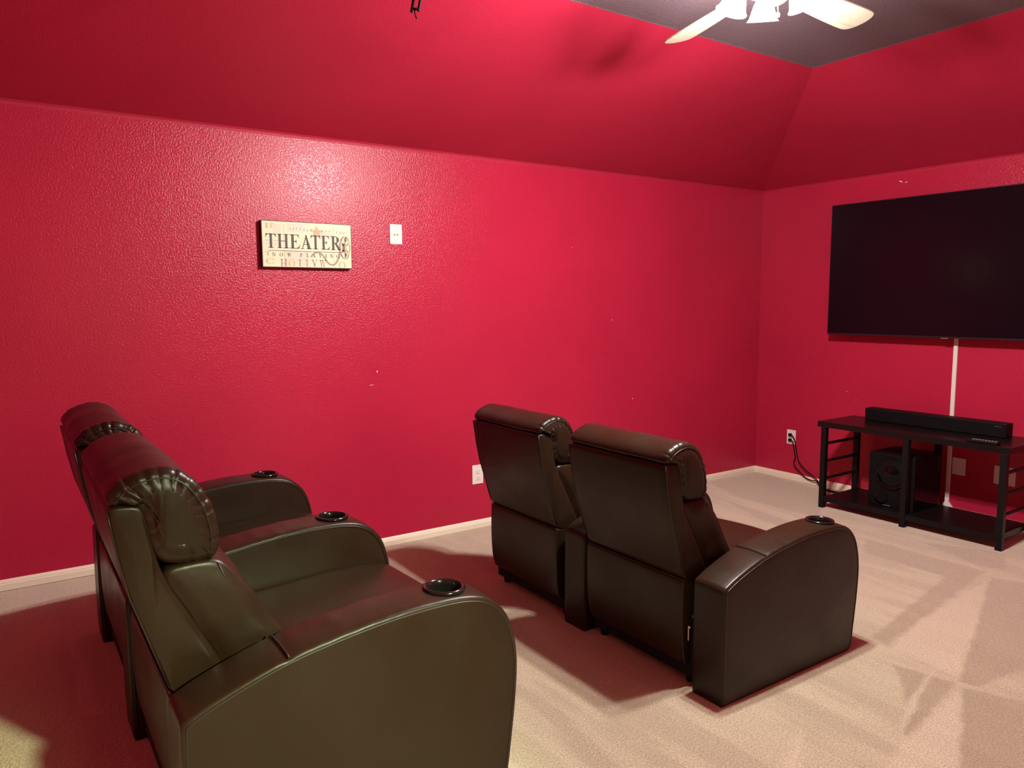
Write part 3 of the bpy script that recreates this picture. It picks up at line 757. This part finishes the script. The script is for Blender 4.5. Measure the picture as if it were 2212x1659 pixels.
def f_tan(bm):
    st5 = []
    for k in range(10):
        r = 0.085 if k % 2 == 0 else 0.034; a = PI / 2 + k * PI / 5; st5.append((0.598 + r * math.cos(a), 0.80 + r * math.sin(a) * SW_ / SH_ * 0.82))
    for k in range(10): quad(bm, [(0.598, 0.80), st5[k], st5[(k + 1) % 10]], 2)
    glyph(bm, 'I', 0.03, 0.075, 0.85, 0.95, 2); glyph(bm, 'E', 0.085, 0.135, 0.85, 0.95, 2)
    glyph(bm, 'C', 0.03, 0.13, 0.06, 0.185, 2); glyph(bm, 'T', 0.025, 0.085, 0.25, 0.34, 2)
    glyph(bm, 'O', 0.275, 0.345, -0.03, 0.185, 2); glyph(bm, 'O', 0.845, 0.925, -0.03, 0.165, 2)
ink('tan_motif_print', M_tan, f_tan)
def f_brown(bm):
    for ch, a, b_ in (('H', 0.185, 0.262), ('L', 0.385, 0.44), ('L', 0.465, 0.515), ('Y', 0.53, 0.60), ('W', 0.62, 0.70)): glyph(bm, ch, a, b_, -0.03, 0.175, 2)
    for u in (0.232, 0.79): rect(bm, u, u + 0.003, 0.03, 0.94, 2)
    rect(bm, 0.03, 0.20, 0.575, 0.583, 2)
    # film ribbon
    P = [(0.525, 0.235), (0.55, 0.30), (0.585, 0.345), (0.625, 0.345), (0.66, 0.29), (0.69, 0.20), (0.715, 0.12), (0.75, 0.07), (0.79, 0.065), (0.82, 0.13), (0.845, 0.22), (0.86, 0.34), (0.862, 0.44)]
    Q = resample(chaikin(P, 2, False), 0.02, False); pts = []
    for i, q in enumerate(Q):
        t = (Q[min(i + 1, len(Q) - 1)] - Q[max(i - 1, 0)]).normalized(); pts.append((q.x, q.y, -t.y * 0.011, t.x * 0.018))
    strip(bm, pts, 2)
    # reel
    cu, cv = 0.925, 0.47
    ell(bm, cu, cv, 0.060, 0.26, 0.006, 0.006, 3)
    for k in range(6):
        a = PI / 2 + 0.5 + k * PI / 3; ell(bm, cu + 0.034 * math.cos(a), cv + 0.17 * math.sin(a), 0.022, 0.095, 0.0075, 0.0075, 3, n=18)
    disc(bm, cu - 0.018, cv, 0.020, 0.115, 3); disc(bm, cu + 0.012, cv + 0.19, 0.014, 0.05, 3); disc(bm, cu + 0.012, cv - 0.16, 0.014, 0.05, 3)
    ell(bm, cu - 0.012, cv, 0.055, 0.235, 0.010, 0.008, 3, a0=PI * 0.6, a1=PI * 1.4)
ink('film_reel_print', M_brown, f_brown)
def f_pale(bm):
    for (a, b_) in ((0.30, 0.86), (0.335, 0.86), (0.37, 0.87), (0.41, 0.86), (0.455, 0.85), (0.49, 0.84), (0.53, 0.85), (0.66, 0.83), (0.70, 0.84), (0.74, 0.84), (0.83, 0.83), (0.87, 0.82), (0.91, 0.82)):
        strip(bm, [(a, b_ - 0.04, 0.006, 0.0), (a + 0.012, b_ + 0.01, 0.006, 0), (a + 0.026, b_ + 0.06, 0.004, 0)], 4)
        ell(bm, a + 0.012, b_ - 0.02, 0.010, 0.030, 0.005, 0.004, 4, n=12)
ink('script_lettering_print', M_pale, f_pale)
def f_ink(bm):
    for ch, a, b_ in (('T', .037, .147), ('H', .159, .286), ('E', .295, .408), ('A', .416, .541), ('T', .530, .637), ('E', .646, .748), ('R', .756, .872)): glyph(bm, ch, a, b_, 0.415, 0.725, 6)
    rect(bm, 0.065, 0.885, 0.352, 0.363, 6)
    for ch, u, ww in (('N', .120, .036), ('O', .199, .040), ('W', .287, .050), ('P', .418, .030), ('L', .490, .032), ('A', .563, .034), ('Y', .633, .034), ('I', .699, .016), ('N', .764, .036), ('G', .838, .038)):
        glyph(bm, ch, u - ww / 2, u + ww / 2, 0.232, 0.312, 6)
ink('lettering', M_ink, f_ink)
me = bpy.data.meshes.new('printed_face'); FB.to_mesh(me); FB.free()
for q in FM: me.materials.append(q)
face = bpy.data.objects.new('printed_face', me); C.objects.link(face); face.parent = sg

# ------------------------------------------------------------ ceiling fan
fan = empty('ceiling_fan', (FAN.x, FAN.y, HF), 'pale five-blade ceiling fan with lit glass shades and pull chains', 'ceiling fan')
Z = lambda z: z - HF
bm = bmesh.new(); lathe(bm, [(0.0001, 0.0), (0.075, 0.0), (0.078, -0.02), (0.06, -0.055), (0.03, -0.07), (0.0001, -0.07)], 40); mesh('canopy', bm, M_fanw, fan, True, angle=0.7)
bm = bmesh.new(); lathe(bm, [(0.0001, -0.065), (0.08, -0.070), (0.115, -0.09), (0.12, -0.13), (0.115, -0.165), (0.085, -0.185), (0.05, -0.195), (0.05, -0.215), (0.068, -0.225), (0.068, -0.250), (0.04, -0.262), (0.0001, -0.262)], 48); mesh('motor_housing', bm, M_fanw, fan, True, angle=0.7)
def blade(ang):
    bm = bmesh.new(); r0, r1 = 0.20, 0.665
    out = []
    pr = [(r0, 0.045), (r0 + 0.06, 0.055), (0.45, 0.066), (0.60, 0.071), (0.635, 0.066), (0.655, 0.045), (0.664, 0.02)]
    outline = [(x, y) for x, y in pr] + [(x, -y) for x, y in reversed(pr)]
    P = resample(chaikin(outline, 1), 0.012)
    top = [bm.verts.new((p.x, p.y, 0.003)) for p in P]; bot = [bm.verts.new((p.x, p.y, -0.003)) for p in P]
    bm.faces.new(top); bm.faces.new(bot[::-1]); n = len(P)
    for i in range(n): bm.faces.new((top[i], bot[i], bot[(i + 1) % n], top[(i + 1) % n]))
    o = mesh('blade', bm, M_blade, fan)
    o.rotation_euler = (math.radians(-12), 0, ang); o.location = (0, 0, Z(2.678))
    b2 = bmesh.new(); box(b2, 0.08, 0.26, -0.014, 0.014, 0.0035, 0.009, bev=0.001); box(b2, 0.21, 0.30, -0.035, 0.035, 0.0032, 0.0065, bev=0.001)
    mesh('blade_iron', b2, M_fanw, o)
BA = math.radians(2.5)
for k in range(5): blade(BA + k * 2 * PI / 5)
for k in range(N_BULB):
    a = PI / 4 + k * PI / 2
    c = Vector((0.125 * math.cos(a), 0.125 * math.sin(a), 0))
    bm = bmesh.new(); tube(bm, [(0.03 * math.cos(a), 0.03 * math.sin(a), Z(2.655)), (c.x * 0.6, c.y * 0.6, Z(2.668)), (c.x * 0.85, c.y * 0.85, Z(2.66))], 0.008, 10)
    armm = mesh('light_arm', bm, M_fanw, fan, True)
    rot = Matrix.Rotation(a, 3, 'Z') @ Matrix.Rotation(-0.35, 3, 'Y')
    bm = bmesh.new()
    lathe(bm, [(0.020, 0.0), (0.026, -0.008), (0.036, -0.025), (0.044, -0.050), (0.052, -0.075), (0.060, -0.085)], 32, (c.x * 0.8, c.y * 0.8, Z(2.668)), rot)
    sh = mesh('glass_shade', bm, M_shade, fan, True)
bm = bmesh.new(); lathe(bm, [(0.0001, Z(2.60)), (0.012, Z(2.602)), (0.016, Z(2.615)), (0.03, Z(2.632))], 24); mesh('finial', bm, M_fanw, fan, True)
bm = bmesh.new(); tube(bm, [(0.03, -0.02, Z(2.64)), (0.032, -0.022, Z(2.575))], 0.0014, 6); lathe(bm, [(0.0001, -0.012), (0.006, -0.009), (0.008, 0.0), (0.005, 0.008), (0.0001, 0.010)], 16, (0.032, -0.022, Z(2.568)))
mesh('pull_chain', bm, M_silver, fan, True)
bm = bmesh.new(); tube(bm, [(-0.03, 0.02, Z(2.64)), (-0.032, 0.022, Z(2.60))], 0.0014, 6); lathe(bm, [(0.0001, -0.012), (0.006, -0.009), (0.008, 0.0), (0.005, 0.008), (0.0001, 0.010)], 16, (-0.032, 0.022, Z(2.593)))
mesh('pull_chain', bm, M_silver, fan, True)

# ------------------------------------------------------------ black hook hanging from the ceiling, cut by the top of the picture
hk = empty('ceiling_hook', (-4.14, -1.60, HF), 'small black two-prong hanger with a thin wire tail at the top of the picture', 'hanger')
dv = Vector((0.826, -0.563, 0))      # sideways spread of the two prongs
def hp(s, z, lean=0.0): p = dv * (s + lean); return (p.x, p.y, z - HF)
bm = bmesh.new(); lathe(bm, [(0.0001, 0), (0.03, 0), (0.03, -0.006), (0.0001, -0.006)], 24); mesh('ceiling_plate', bm, M_dull, hk, True, angle=0.6)
for s, ze in ((-0.013, 2.600), (0.013, 2.604)):
    bm = bmesh.new(); tube(bm, smooth3([hp(s * 0.6 + 0.02, 2.886), hp(s + 0.018, 2.72), hp(s + 0.006, 2.66), hp(s * 1.0 - 0.006, ze)]), 0.0055, 8); mesh('prong', bm, M_dull, hk, True)
bm = bmesh.new(); tube(bm, [hp(-0.017, 2.612), hp(0.009, 2.612)], 0.005, 8); mesh('crossbar', bm, M_dull, hk, True)
bm = bmesh.new(); tube(bm, smooth3([hp(-0.007, 2.612), hp(-0.006, 2.598), hp(-0.003, 2.585), hp(0.001, 2.577)]), 0.0026, 6); mesh('wire_tail', bm, M_dull, hk, True)
